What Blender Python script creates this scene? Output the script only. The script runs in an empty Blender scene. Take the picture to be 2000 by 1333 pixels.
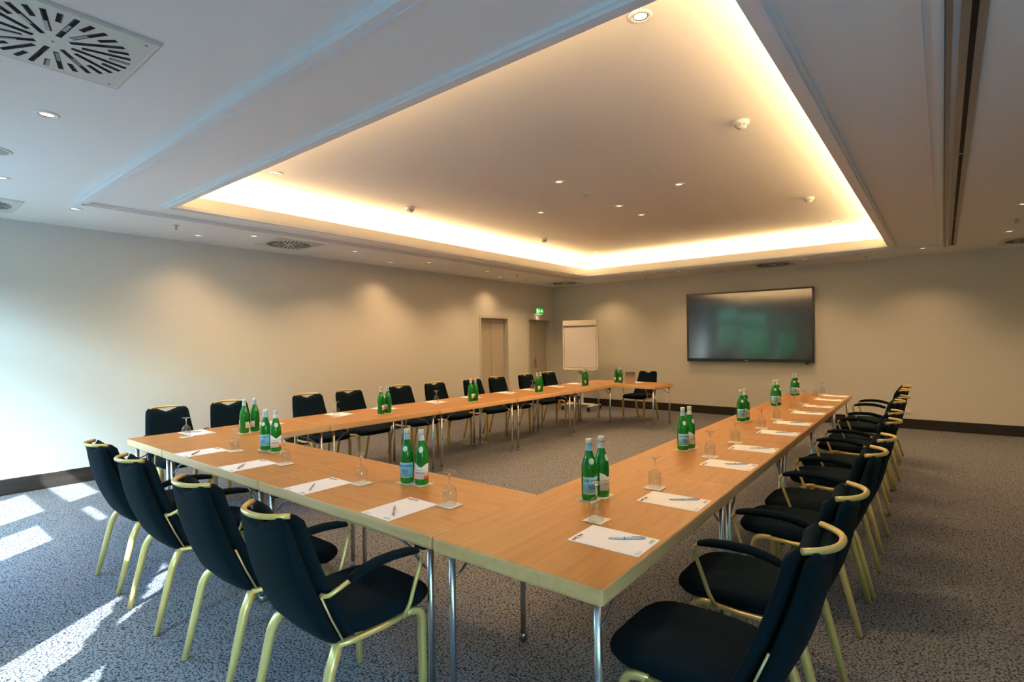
import bpy, bmesh, math, random
from mathutils import Matrix, Vector, noise
random.seed(7)
sc = bpy.context.scene
COL = sc.collection
PI = math.pi

# ------------------------------------------------------------------ camera
RW = ((0.778769, 0.6272, -0.011831), (-0.009572, -0.006977, -0.99993), (-0.627238, 0.778827, 0.00057))
cam = bpy.data.cameras.new('camera'); co = bpy.data.objects.new('camera', cam); COL.objects.link(co)
r_, d_, f_ = (Vector(a) for a in RW)
m = Matrix((( r_.x, -d_.x, -f_.x, 0), (r_.y, -d_.y, -f_.y, 0), (r_.z, -d_.z, -f_.z, 1.55), (0, 0, 0, 1)))
co.matrix_world = m
cam.sensor_width = 36; cam.lens = 1045.62 / 2000 * 36; cam.clip_start = .02; cam.clip_end = 200
sc.camera = co

# ------------------------------------------------------------------ world, sun, exposure
sc.view_settings.view_transform = 'Standard'; sc.view_settings.look = 'None'
sc.view_settings.gamma = 1; sc.view_settings.use_curve_mapping = False
sc.view_settings.exposure = 0.50
cy = sc.cycles
cy.max_bounces = 7; cy.diffuse_bounces = 4; cy.glossy_bounces = 3; cy.transmission_bounces = 7; cy.transparent_max_bounces = 8
cy.caustics_reflective = False; cy.caustics_refractive = False; cy.use_adaptive_sampling = True; cy.adaptive_threshold = .02
W = bpy.data.worlds.new('sky'); sc.world = W; W.use_nodes = True
wn = W.node_tree; wn.nodes.clear()
sky = wn.nodes.new('ShaderNodeTexSky'); sky.sky_type = 'NISHITA'; sky.sun_disc = False
sky.sun_elevation = math.radians(42); sky.sun_rotation = math.radians(144); sky.air_density = 1.4
bg = wn.nodes.new('ShaderNodeBackground'); bg.inputs[1].default_value = 4.4
wo = wn.nodes.new('ShaderNodeOutputWorld')
tint = wn.nodes.new('ShaderNodeMix'); tint.data_type = 'RGBA'; tint.blend_type = 'MULTIPLY'; tint.inputs[0].default_value = 1
tint.inputs[7].default_value = (.61, .98, 1.12, 1)          # daylight seen through the tungsten white balance of the picture
wn.links.new(sky.outputs[0], tint.inputs[6]); wn.links.new(tint.outputs[2], bg.inputs[0]); wn.links.new(bg.outputs[0], wo.inputs[0])
sun = bpy.data.lights.new('sun', 'SUN'); sun.energy = 24; sun.angle = math.radians(.6); sun.color = (.78, .93, 1)
so = bpy.data.objects.new('sun', sun); COL.objects.link(so)
so.rotation_euler = Vector((-.73, 1, -1.14)).to_track_quat('-Z', 'Y').to_euler()
COVE_W = 78.0      # per metre-strip power scale of the cove tubes
SPOT_W = 64.0      # one recessed halogen
WARM = (1.0, .63, .32)
COVE_C = (1.0, .70, .36)

XW, YW, HC, ZU = -7.67, 11.21, 2.904, 3.23       # left wall, back wall, ceiling, raised ceiling
XR, YN = 3.6, -.5                                 # right wall, window wall
TH = .75                                          # table height

# ------------------------------------------------------------------ materials
def nodes(name):
    mt = bpy.data.materials.new(name); mt.use_nodes = True
    nt = mt.node_tree; b = nt.nodes['Principled BSDF']
    return mt, nt, b
def mat(name, col, rough=.5, metal=0, spec=.5, **kw):
    mt, nt, b = nodes(name)
    b.inputs['Base Color'].default_value = (*col, 1); b.inputs['Roughness'].default_value = rough
    b.inputs['Metallic'].default_value = metal; b.inputs['Specular IOR Level'].default_value = spec
    for k, v in kw.items(): b.inputs[k.replace('_', ' ')].default_value = v
    return mt
def bump(nt, b, scale, strength, dist=.002, detail=3, coord='Object'):
    tc = nt.nodes.new('ShaderNodeTexCoord'); n = nt.nodes.new('ShaderNodeTexNoise')
    n.inputs['Scale'].default_value = scale; n.inputs['Detail'].default_value = detail
    bp = nt.nodes.new('ShaderNodeBump'); bp.inputs['Strength'].default_value = strength; bp.inputs['Distance'].default_value = dist
    nt.links.new(tc.outputs[coord], n.inputs['Vector']); nt.links.new(n.outputs['Fac'], bp.inputs['Height'])
    nt.links.new(bp.outputs[0], b.inputs['Normal'])
    return n
def plaster(name, col, s=60):
    mt = mat(name, col, .85, 0, .2); nt = mt.node_tree; b = nt.nodes['Principled BSDF']
    bump(nt, b, s, .12, .003); return mt
M = {}
M['wall'] = plaster('wall_paint', (.675, .655, .605))
M['ceil'] = plaster('ceiling_paint', (.83, .83, .79), 90)
M['cove'] = plaster('cove_paint', (.80, .76, .70), 90)
M['trim'] = mat('trim_paint', (.82, .82, .81), .45)
M['plate'] = mat('vent_plate', (.62, .64, .58), .5)
M['dark'] = mat('dark_gap', (.012, .011, .010), .7)
M['blade'] = mat('vent_blade', (.22, .25, .29), .35)
M['bladedark'] = mat('vent_blade_dark', (.012, .010, .010), .8, 0, .1)
M['grille'] = mat('speaker_grille', (.34, .37, .31), .6)
M['track'] = mat('track_metal', (.34, .31, .26), .45, .5)
M['door'] = mat('door_paint', (.46, .41, .33), .5)
M['frame'] = mat('door_frame_paint', (.60, .58, .53), .45)
M['white'] = mat('white_plastic', (.72, .70, .64), .4)
M['chrome'] = mat('chrome', (.74, .75, .78), .27, 1)
M['steel'] = mat('steel_grey', (.28, .29, .31), .3, .9)
M['black'] = mat('black_plastic', (.012, .012, .013), .4)
M['brass'] = mat('gold_paint', (.74, .54, .20), .34, .35, .5)
M['rod'] = mat('gold_rod', (.62, .44, .22), .35, .4)
M['paper'] = mat('paper', (.93, .93, .95), .6)
M['coaster'] = mat('coaster_card', (.80, .77, .66), .7)
M['ink'] = mat('navy_ink', (.03, .035, .10), .6)
M['greyink'] = mat('grey_ink', (.36, .38, .42), .6)
M['greenink'] = mat('green_ink', (.12, .34, .12), .6)
M['redink'] = mat('red_ink', (.75, .07, .03), .5)
M['orange'] = mat('orange_red_print', (.85, .10, .02), .5)
M['blue'] = mat('sky_blue_label', (.22, .55, .80), .45)
M['bluecap'] = mat('pale_blue_foil', (.32, .60, .80), .35)
M['lab'] = mat('white_label', (.78, .80, .80), .5)
M['silver'] = mat('silver_cap', (.75, .76, .74), .35, .4)
M['pen'] = mat('pale_blue_barrel', (.46, .62, .86), .3)
M['pengrey'] = mat('grey_barrel', (.30, .30, .32), .3)
M['tv'] = mat('tv_bezel', (.010, .010, .011), .3)
M['screen'] = mat('tv_glass', (.016, .018, .018), .10, 0, .5, IOR=2.0)
M['bb'] = None
M['red'] = mat('tube_metal', (.5, .5, .5), .4)

def glass(name, col, ior=1.45):
    mt, nt, b = nodes(name)
    b.inputs['Base Color'].default_value = (*col, 1); b.inputs['Roughness'].default_value = 0.0
    b.inputs['Transmission Weight'].default_value = 1; b.inputs['IOR'].default_value = ior
    return mt
M['glass'] = glass('clear_glass', (1, 1, 1), 1.33)
def thin_glass(name, tcol, ior):
    mt, nt, b = nodes(name); nt.nodes.remove(b); out = nt.nodes['Material Output']
    tr = nt.nodes.new('ShaderNodeBsdfTransparent'); tr.inputs[0].default_value = (*tcol, 1)
    gl = nt.nodes.new('ShaderNodeBsdfGlossy'); gl.inputs['Roughness'].default_value = .02
    lw = nt.nodes.new('ShaderNodeLayerWeight'); lw.inputs[0].default_value = .5
    pw = nt.nodes.new('ShaderNodeMath'); pw.operation = 'POWER'; pw.inputs[1].default_value = ior
    nt.links.new(lw.outputs['Facing'], pw.inputs[0])
    fr = nt.nodes.new('ShaderNodeMath'); fr.operation = 'MULTIPLY_ADD'; fr.inputs[1].default_value = .55; fr.inputs[2].default_value = .05
    nt.links.new(pw.outputs[0], fr.inputs[0])
    mx = nt.nodes.new('ShaderNodeMixShader')
    nt.links.new(fr.outputs[0], mx.inputs[0]); nt.links.new(tr.outputs[0], mx.inputs[1]); nt.links.new(gl.outputs[0], mx.inputs[2]); nt.links.new(mx.outputs[0], out.inputs[0])
    return mt
M['thin'] = thin_glass('blown_glass', (.96, .97, .97), 4.0)
mt, nt, b = nodes('green_bottle_glass'); M['bottle'] = mt
b.inputs['Base Color'].default_value = (.014, .34, .030, 1); b.inputs['Roughness'].default_value = .06
b.inputs['Transmission Weight'].default_value = .5; b.inputs['IOR'].default_value = 1.45
# window pane
mt, nt, b = nodes('window_glass'); M['pane'] = mt
nt.nodes.remove(b); out = nt.nodes['Material Output']
tr = nt.nodes.new('ShaderNodeBsdfTransparent'); gl = nt.nodes.new('ShaderNodeBsdfGlossy'); gl.inputs['Roughness'].default_value = 0
mx = nt.nodes.new('ShaderNodeMixShader'); mx.inputs[0].default_value = .07
nt.links.new(tr.outputs[0], mx.inputs[1]); nt.links.new(gl.outputs[0], mx.inputs[2]); nt.links.new(mx.outputs[0], out.inputs[0])

def emis(name, col, s):
    mt, nt, b = nodes(name)
    b.inputs['Base Color'].default_value = (*col, 1)
    b.inputs['Emission Color'].default_value = (*col, 1); b.inputs['Emission Strength'].default_value = s
    return mt
M['lamp'] = emis('lamp_glow', (1, .78, .46), 1.6)
M['lampdim'] = emis('lamp_glow_soft', (1, .78, .50), .9)
M['exit'] = emis('exit_green', (.02, .42, .06), .55)
M['exitw'] = emis('exit_white', (.70, 1, .62), .8)
M['exitlamp'] = emis('exit_downlight', (1, .85, .55), 1.2)

# carpet
mt, nt, b = nodes('carpet'); M['carpet'] = mt
L = nt.links.new
tc = nt.nodes.new('ShaderNodeTexCoord')
n0 = nt.nodes.new('ShaderNodeTexNoise'); n0.inputs['Scale'].default_value = 30; n0.inputs['Detail'].default_value = 2
ad = nt.nodes.new('ShaderNodeVectorMath'); ad.operation = 'MULTIPLY_ADD'; ad.inputs[1].default_value = (.02, .02, .02)
L(tc.outputs['Object'], n0.inputs['Vector']); L(n0.outputs['Color'], ad.inputs[0]); L(tc.outputs['Object'], ad.inputs[2])
vo = nt.nodes.new('ShaderNodeTexVoronoi'); vo.feature = 'DISTANCE_TO_EDGE'; vo.inputs['Scale'].default_value = 52
L(ad.outputs[0], vo.inputs['Vector'])
rp = nt.nodes.new('ShaderNodeValToRGB'); rp.color_ramp.elements[0].position = .07; rp.color_ramp.elements[1].position = .15
rp.color_ramp.elements[0].color = (1, 1, 1, 1); rp.color_ramp.elements[1].color = (0, 0, 0, 1)
L(vo.outputs['Distance'], rp.inputs[0])
n1 = nt.nodes.new('ShaderNodeTexNoise'); n1.inputs['Scale'].default_value = 75; n1.inputs['Detail'].default_value = 1
L(tc.outputs['Object'], n1.inputs['Vector'])
r1 = nt.nodes.new('ShaderNodeValToRGB'); r1.color_ramp.elements[0].position = .43; r1.color_ramp.elements[1].position = .50
L(n1.outputs['Fac'], r1.inputs[0])
mu = nt.nodes.new('ShaderNodeMath'); mu.operation = 'MULTIPLY'; L(rp.outputs[0], mu.inputs[0]); L(r1.outputs[0], mu.inputs[1])
n2 = nt.nodes.new('ShaderNodeTexNoise'); n2.inputs['Scale'].default_value = 400; n2.inputs['Detail'].default_value = 2
L(tc.outputs['Object'], n2.inputs['Vector'])
mb = nt.nodes.new('ShaderNodeMix'); mb.data_type = 'RGBA'; mb.inputs[6].default_value = (.152, .156, .166, 1); mb.inputs[7].default_value = (.262, .268, .284, 1)
L(n2.outputs['Fac'], mb.inputs[0])
mc = nt.nodes.new('ShaderNodeMix'); mc.data_type = 'RGBA'; mc.inputs[7].default_value = (.032, .034, .042, 1)
L(mu.outputs[0], mc.inputs[0]); L(mb.outputs[2], mc.inputs[6]); L(mc.outputs[2], b.inputs['Base Color'])
b.inputs['Roughness'].default_value = .95; b.inputs['Specular IOR Level'].default_value = .1
bp_ = nt.nodes.new('ShaderNodeBump'); bp_.inputs['Strength'].default_value = .5; bp_.inputs['Distance'].default_value = .004
L(n2.outputs['Fac'], bp_.inputs['Height']); L(bp_.outputs[0], b.inputs['Normal'])

def wood(name, c1, c2, axis=1, rough=.32, sc_=1.0, coord='Object', spec=.5):
    mt, nt, b = nodes(name); L = nt.links.new
    tc = nt.nodes.new('ShaderNodeTexCoord'); mp = nt.nodes.new('ShaderNodeMapping')
    s = [14 * sc_] * 3; s[axis] = .9 * sc_; mp.inputs['Scale'].default_value = s
    n = nt.nodes.new('ShaderNodeTexNoise'); n.inputs['Scale'].default_value = 2.2; n.inputs['Detail'].default_value = 6; n.inputs['Distortion'].default_value = .6
    s2 = [120 * sc_] * 3; s2[axis] = 5 * sc_
    mp2 = nt.nodes.new('ShaderNodeMapping'); mp2.inputs['Scale'].default_value = s2
    nn = nt.nodes.new('ShaderNodeTexNoise'); nn.inputs['Scale'].default_value = 2; nn.inputs['Detail'].default_value = 2
    L(tc.outputs[coord], mp.inputs[0]); L(mp.outputs[0], n.inputs['Vector']); L(tc.outputs[coord], mp2.inputs[0]); L(mp2.outputs[0], nn.inputs['Vector'])
    a = nt.nodes.new('ShaderNodeMath'); a.operation = 'MULTIPLY_ADD'; a.inputs[1].default_value = .35
    L(nn.outputs['Fac'], a.inputs[0]); L(n.outputs['Fac'], a.inputs[2])
    rp = nt.nodes.new('ShaderNodeValToRGB'); rp.color_ramp.elements[0].position = .42; rp.color_ramp.elements[1].position = .9
    rp.color_ramp.elements[0].color = (*c1, 1); rp.color_ramp.elements[1].color = (*c2, 1)
    L(a.outputs[0], rp.inputs[0]); L(rp.outputs[0], b.inputs['Base Color'])
    b.inputs['Roughness'].default_value = rough; b.inputs['Specular IOR Level'].default_value = spec
    return mt
M['beech'] = wood('beech_laminate', (.365, .155, .037), (.49, .235, .064), 1, .34)
M['edge'] = wood('beech_edge', (.82, .46, .20), (.90, .56, .28), 1, .38)  # same beech as the top, paler to carry daylight on the edges
M['bb'] = wood('dark_skirting_wood', (.012, .008, .006), (.036, .025, .019), 1, .30)

mt, nt, b = nodes('chair_fabric'); M['fabric'] = mt
b.inputs['Base Color'].default_value = (.0038, .0105, .0165, 1); b.inputs['Roughness'].default_value = .9
b.inputs['Specular IOR Level'].default_value = .06
b.inputs['Sheen Weight'].default_value = .015; b.inputs['Sheen Roughness'].default_value = .5
bump(nt, b, 900, .3, .001, 1)
mt, nt, b = nodes('card_print'); M['card'] = mt
tc = nt.nodes.new('ShaderNodeTexCoord'); sx = nt.nodes.new('ShaderNodeSeparateXYZ'); rp = nt.nodes.new('ShaderNodeValToRGB')
nt.links.new(tc.outputs['Generated'], sx.inputs[0]); nt.links.new(sx.outputs[2], rp.inputs[0]); nt.links.new(rp.outputs[0], b.inputs['Base Color'])
rp.color_ramp.elements[0].color = (.75, .52, .36, 1); rp.color_ramp.elements[1].color = (.20, .20, .22, 1)
rp.color_ramp.elements[0].position = .35
mt, nt, b = nodes('hedge_leaves'); M['hedge'] = mt
n = bump(nt, b, 9, .8, .05); rp = nt.nodes.new('ShaderNodeValToRGB')
rp.color_ramp.elements[0].color = (.008, .03, .006, 1); rp.color_ramp.elements[1].color = (.07, .16, .035, 1)
rp.color_ramp.elements[0].position = .35; rp.color_ramp.elements[1].position = .65
nt.links.new(n.outputs['Fac'], rp.inputs[0]); nt.links.new(rp.outputs[0], b.inputs['Base Color'])
M['grass'] = mat('terrace_paving', (.10, .12, .14), .9)
M['curtain'] = mat('curtain_cloth', (.30, .30, .30), .9)

# ------------------------------------------------------------------ mesh helpers
class MB:
    def __init__(s): s.v = []; s.f = []; s.mi = []; s.sm = []
    def add(s, vs, fs, mi=0, smooth=False):
        o = len(s.v); s.v += [tuple(v) for v in vs]
        for f in fs: s.f.append([i + o for i in f]); s.mi.append(mi); s.sm.append(smooth)
        return s
    def box(s, x0, x1, y0, y1, z0, z1, mi=0):
        vs = [(x, y, z) for z in (z0, z1) for y in (y0, y1) for x in (x0, x1)]
        return s.add(vs, [(0, 2, 3, 1), (4, 5, 7, 6), (0, 1, 5, 4), (2, 6, 7, 3), (0, 4, 6, 2), (1, 3, 7, 5)], mi)
    def loft(s, rings, mi=0, smooth=True, cap=True, closed=True, capsm=False):
        n = len(rings[0]); vs = [p for r in rings for p in r]; fs = []
        for i in range(len(rings) - 1):
            for j in range(n if closed else n - 1):
                k = (j + 1) % n
                fs.append((i * n + j, i * n + k, (i + 1) * n + k, (i + 1) * n + j))
        s.add(vs, fs, mi, smooth)
        if cap:
            o = len(s.v) - len(vs)
            s.f.append([o + j for j in range(n)][::-1]); s.mi.append(mi); s.sm.append(False)
            s.f.append([o + (len(rings) - 1) * n + j for j in range(n)]); s.mi.append(mi); s.sm.append(capsm)
        return s
    def lathe(s, prof, n=20, mi=0, c=(0, 0, 0), smooth=True, cap=False):
        rings = [[(c[0] + r * math.cos(2 * PI * j / n), c[1] + r * math.sin(2 * PI * j / n), c[2] + z) for j in range(n)] for r, z in prof]
        return s.loft(rings, mi, smooth, cap)
    def tube(s, path, r, n=8, mi=0, ry=None, up=(0, 0, 1), smooth=True, sq=0):
        """sweep; r may be a list; ry = half size along the second axis; sq: squareness"""
        P = [Vector(p) for p in path]; rings = []
        rl = r if isinstance(r, (list, tuple)) else [r] * len(P)
        yl = ry if isinstance(ry, (list, tuple)) else ([ry] * len(P) if ry else rl)
        U = Vector(up)
        for i, p in enumerate(P):
            t = (P[min(i + 1, len(P) - 1)] - P[max(i - 1, 0)]).normalized()
            a = t.cross(U)
            if a.length < 1e-3: a = t.cross(Vector((0, 1, 0)))
            a.normalize(); bb = a.cross(t).normalized()
            ring = []
            for j in range(n):
                an = 2 * PI * (j + .5) / n; c, d = math.cos(an), math.sin(an)
                if sq:
                    c = math.copysign(abs(c) ** sq, c); d = math.copysign(abs(d) ** sq, d)
                ring.append(tuple(p + a * (c * rl[i]) + bb * (d * yl[i])))
            rings.append(ring)
        return s.loft(rings, mi, smooth, True)
    def prism(s, outline, z0, z1, mi=0):
        n = len(outline)
        vs = [(x, y, z0) for x, y in outline] + [(x, y, z1) for x, y in outline]
        fs = [list(range(n))[::-1], list(range(n, 2 * n))] + [(i, (i + 1) % n, n + (i + 1) % n, n + i) for i in range(n)]
        return s.add(vs, fs, mi)
    def mesh(s, name, mats):
        me = bpy.data.meshes.new(name); me.from_pydata(s.v, [], s.f)
        for m_ in (mats if isinstance(mats, (list, tuple)) else [mats]): me.materials.append(m_)
        me.polygons.foreach_set('material_index', s.mi); me.polygons.foreach_set('use_smooth', s.sm)
        bm = bmesh.new(); bm.from_mesh(me); bmesh.ops.recalc_face_normals(bm, faces=bm.faces); bm.to_mesh(me); bm.free()
        me.update(); return me
def link(name, me, parent=None, loc=None, rz=None):
    o = bpy.data.objects.new(name, me); COL.objects.link(o)
    if parent: o.parent = parent
    if loc: o.location = loc
    if rz is not None: o.rotation_euler = (0, 0, rz)
    return o
def obj(name, mb, mats, parent=None, **k): return link(name, mb.mesh(name, mats), parent, **k)
def tag(o, label, cat, group=None):
    o['label'] = label; o['category'] = cat
    if group: o['group'] = group
    return o
def thing(name, label, cat, loc=(0, 0, 0), rz=0, group=None):
    return tag(link(name, None, None, loc, rz), label, cat, group)
def struct(name, mb, mats, parent=None):
    o = obj(name, mb, mats, parent)
    if parent is None: o['kind'] = 'structure'
    return o
def dup(src, loc, rz, label, group=None, skip=()):
    r = src.copy(); COL.objects.link(r); r.location = loc; r.rotation_euler = (0, 0, rz); r['label'] = label
    if group: r['group'] = group
    def kids(a, b):
        for ch in list(a.children):
            if ch.name.split('.')[0] in skip: continue
            c = ch.copy(); COL.objects.link(c); c.parent = b; kids(ch, c)
    kids(src, r); return r
def arc(p0, p1, p2, n=5):
    """quadratic bend from p0 to p2 with corner p1"""
    p0, p1, p2 = Vector(p0), Vector(p1), Vector(p2)
    return [tuple((1 - t) ** 2 * p0 + 2 * t * (1 - t) * p1 + t * t * p2) for t in [i / (n - 1) for i in range(n)]]
def rrect(hx, hy, r, n=5, cx=0, cy=0):
    pts = []
    for sx, sy, a0 in ((1, 1, 0), (-1, 1, 90), (-1, -1, 180), (1, -1, 270)):
        for k in range(n):
            a = math.radians(a0 + 90 * k / (n - 1))
            pts.append((cx + sx * (hx - r) + r * math.cos(a), cy + sy * (hy - r) + r * math.sin(a)))
    return pts
def textmesh(body, size, name='print', font_bold=0.0, shear=0.0, extrude=.0002):
    cu = bpy.data.curves.new(name, 'FONT'); cu.body = body; cu.size = size; cu.extrude = extrude
    cu.offset = font_bold; cu.shear = shear; cu.resolution_u = 2; cu.align_x = 'CENTER'; cu.align_y = 'CENTER'
    o = bpy.data.objects.new(name, cu); COL.objects.link(o)
    dg = bpy.context.evaluated_depsgraph_get(); me = bpy.data.meshes.new_from_object(o.evaluated_get(dg))
    bpy.data.objects.remove(o); bpy.data.curves.remove(cu)
    return me

# ------------------------------------------------------------------ room shell
E_ = .25
struct('floor', MB().box(XW - E_, XR + E_, YN - E_, YW + E_, -.1, 0), M['carpet'])
# left wall with two door openings
D1, D2, DH = (8.44, 9.40), (10.13, 11.05), 2.09
mb = MB()
for y0, y1 in ((YN - E_, D1[0]), (D1[1], D2[0]), (D2[1], YW + E_)): mb.box(XW - E_, XW, y0, y1, 0, 3.3)
for a, c in (D1, D2): mb.box(XW - E_, XW, a, c, DH, 3.3)
struct('wall_left', mb, M['wall'])
struct('wall_back', MB().box(XW, XR + E_, YW, YW + E_, 0, 3.3), M['wall'])
struct('wall_right', MB().box(XR, XR + E_, YN - E_, YW, 0, 3.3), M['wall'])
# window wall behind the camera
WIN = [(-7.25, -6.50, 1.30, 2.80, 2.10, 2.28), (-6.33, -5.33, .25, 2.60, 1.99, 2.17), (-5.03, -4.38, .25, 2.38, 1.84, 2.19),
       (-3.0, -2.05, .10, 2.30, None, None), (-.92, .25, .5, 2.6, 1.99, 2.10), (.5, 3.2, .5, 2.6, 1.99, 2.10)]
mb = MB(); x = XW - E_
for w in WIN:
    mb.box(x, w[0], YN - .12, YN, 0, 3.3); mb.box(w[0], w[1], YN - .12, YN, 0, w[2]); mb.box(w[0], w[1], YN - .12, YN, w[3], 3.3); x = w[1]
mb.box(x, XR + E_, YN - .12, YN, 0, 3.3)
struct('wall_near', mb, M['wall'])
for i, w in enumerate(WIN):
    mb = MB(); x0, x1, z0, z1, a, c = w; t = .025; y0, y1 = YN - .09, YN - .03
    mb.box(x0, x0 + t, y0, y1, z0, z1); mb.box(x1 - t, x1, y0, y1, z0, z1); mb.box(x0 + t, x1 - t, y0, y1, z0, z0 + t); mb.box(x0 + t, x1 - t, y0, y1, z1 - t, z1)
    if a: mb.box(x0 + t, x1 - t, y0, y1, a, c)
    wf = struct('window_%d' % (i + 1), mb, M['frame'])
    obj('pane', MB().box(x0 + t, x1 - t, YN - .064, YN - .060, z0 + t, (a or z1) - (0 if a else t)), M['pane'], wf)
    if a: obj('pane', MB().box(x0 + t, x1 - t, YN - .064, YN - .060, c, z1 - t), M['pane'], wf)
# curtain with an irregular gap in front of window_4
def inside(px, pz, poly):
    r = False
    for i in range(len(poly)):
        (x1, z1), (x2, z2) = poly[i], poly[i - 1]
        if (z1 > pz) != (z2 > pz) and px < (x2 - x1) * (pz - z1) / (z2 - z1) + x1: r = not r
    return r
GAPS = [[(-2.9, .5), (-2.9, 1.6), (-2.88, 1.74), (-2.74, 1.59), (-2.66, 1.46), (-2.55, 1.34), (-2.53, 1.1), (-2.40, .5)],
        [(-2.87, 2.22), (-3.0, 2.15), (-2.9, 1.99), (-2.67, 1.79), (-2.64, 1.66), (-2.56, 1.52), (-2.61, 1.85), (-2.68, 1.98)],
        [(-2.31, .5), (-2.31, 1.3), (-2.3, 1.5), (-2.27, 1.43), (-2.2, 1.32), (-2.12, .5)]]
mb = MB(); dx = .015; x = -3.1
while x < -1.95:
    z = 0.02; start = None; yy = YN + .03 + .012 * math.sin(x * 70)
    run = z
    while z <= 2.45:
        hole = any(inside(x + dx / 2, z, g) for g in GAPS)
        if hole and run is not None:
            if z - run > .005: mb.box(x, x + dx + .001, yy, yy + .02, run, z)
            run = None
        if not hole and run is None: run = z
        z += .01
    if run is not None: mb.box(x, x + dx + .001, yy, yy + .02, run, 2.45)
    x += dx
cu = obj('curtain', mb, M['curtain']); tag(cu, 'grey gathered curtain with an open gap at the window behind the camera', 'curtain')
# outside: unseen roof added to block sun at the right windows, lawn, hedge
struct('trim_9', MB().box(-.9, XR + .3, YN - 2.9, YN - .12, 2.66, 2.74), M['frame'])
g = obj('terrace', MB().box(-25, 25, -30, YN - .2, -.35, -.3), M['grass']); g['kind'] = 'structure'
hm = MB(); nx, nz = 60, 14; rings = []
for i in range(nx + 1):
    xx = -22 + 40 * i / nx; ring = []
    for j in range(16):
        a = 2 * PI * j / 16; yy = -10 + 1.3 * math.cos(a); zz = 2.6 + 3.1 * math.sin(a)
        q = noise.noise(Vector((xx * 1.3, yy * 1.7, zz * 1.9)))
        ring.append((xx, yy + q * .6, zz + q * .5))
    rings.append(ring)
hm.loft(rings)
tag(obj('hedge', hm, M['hedge']), 'long dense green hedge outside the windows', 'hedge')

# ceiling: main plane with the tray opening, lowered band, raised ceiling
OX0, OX1, OY0, OY1 = -6.208, -.014, 1.352, 9.953        # outer moulding rectangle
IX0, IX1, IY0, IY1 = -5.698, -.622, 1.988, 9.551        # opening
mb = MB()
mb.box(XW, OX0 + .03, YN, YW, HC, HC + .3); mb.box(OX1 - .03, XR, YN, YW, HC, HC + .3)
mb.box(OX0 + .03, OX1 - .03, YN, OY0 + .03, HC, HC + .3); mb.box(OX0 + .03, OX1 - .03, OY1 - .03, YW, HC, HC + .3)
ceil = struct('ceiling', mb, M['ceil'])
def ringmb(mb, a, b_, z0, z1, mi=0):
    (ax0, ax1, ay0, ay1), (bx0, bx1, by0, by1) = a, b_     # a outer, b inner
    mb.box(ax0, bx0, ay0, ay1, z0, z1, mi); mb.box(bx1, ax1, ay0, ay1, z0, z1, mi)
    mb.box(bx0, bx1, ay0, by0, z0, z1, mi); mb.box(bx0, bx1, by1, ay1, z0, z1, mi)
def off(r, d): return (r[0] - d, r[1] + d, r[2] - d, r[3] + d)
O_, I_ = (OX0, OX1, OY0, OY1), (IX0, IX1, IY0, IY1)
mb = MB(); ringmb(mb, off(O_, -.03), off(I_, .02), HC - .012, HC + .05)
obj('tray_soffit', mb, M['ceil'], ceil)
# hairline joints of the soffit boards
obj('board_joint', MB().box(IX1 + .1, OX1 - .09, 5.622, 5.628, HC - .0135, HC - .0125), M['trim'], ceil)
# outer moulding: three stepped fillets
mb = MB(); ringmb(mb, off(O_, .03), off(O_, -.055), HC - .030, HC)
ringmb(mb, off(O_, .018), off(O_, -.012), HC - .046, HC - .030); ringmb(mb, off(O_, -.042), off(O_, -.055), HC - .040, HC - .030)
struct('trim_1', mb, M['trim'])
mb = MB(); ringmb(mb, off(I_, .10), off(I_, .004), HC - .034, HC - .012); ringmb(mb, off(I_, .082), off(I_, .045), HC - .050, HC - .034)
struct('trim_2', mb, M['trim'])
# lip of the cove, trough floor, back upstand, raised ceiling
mb = MB(); ringmb(mb, off(I_, .02), I_, HC - .012, 3.005)
mb2 = MB(); ringmb(mb2, off(I_, .40), off(I_, .02), HC + .05, HC + .07); ringmb(mb2, off(I_, .44), off(I_, .40), HC + .05, ZU)
mb2.box(IX0 - .44, IX1 + .44, IY0 - .44, IY1 + .44, ZU, ZU + .06)
obj('cove_lip', mb, M['cove'], ceil); obj('raised_ceiling', mb2, M['cove'], ceil)
# movable wall track
mb = MB(); mb.box(.072, .104, YN, 10.3, HC - .012, HC); mb.box(.128, .160, YN, 10.3, HC - .012, HC)
mb.box(.104, .128, YN, 10.3, HC - .003, HC, 1); 
for yy in (5.15, 7.95, 2.4): mb.box(.104, .128, yy, yy + .03, HC - .010, HC - .003)
mb.box(.022, .045, YN, 10.35, HC - .016, HC); 
struct('trim_3', mb, [M['track'], M['dark']])
# baseboards (13 cm boards, dark wood)
def bboard(name, boxes):
    mb = MB()
    for x0, x1, y0, y1 in boxes: mb.box(x0, x1, y0, y1, 0, .158); mb.box(x0, x1 - .006 if x1 - x0 < .05 else x1, y0 + (.006 if y1 - y0 < .05 else 0), y1, .158, .165)
    return struct(name, mb, M['bb'])
bboard('baseboard_left', [(XW, XW + .02, YN, D1[0] - .05), (XW, XW + .02, D1[1] + .05, D2[0] - .05), (XW, XW + .02, D2[1] + .05, YW)])
bboard('baseboard_back', [(XW + .02, XR, YW - .02, YW)])
bboard('baseboard_right', [(XR - .02, XR, YN, YW - .02)])

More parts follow.
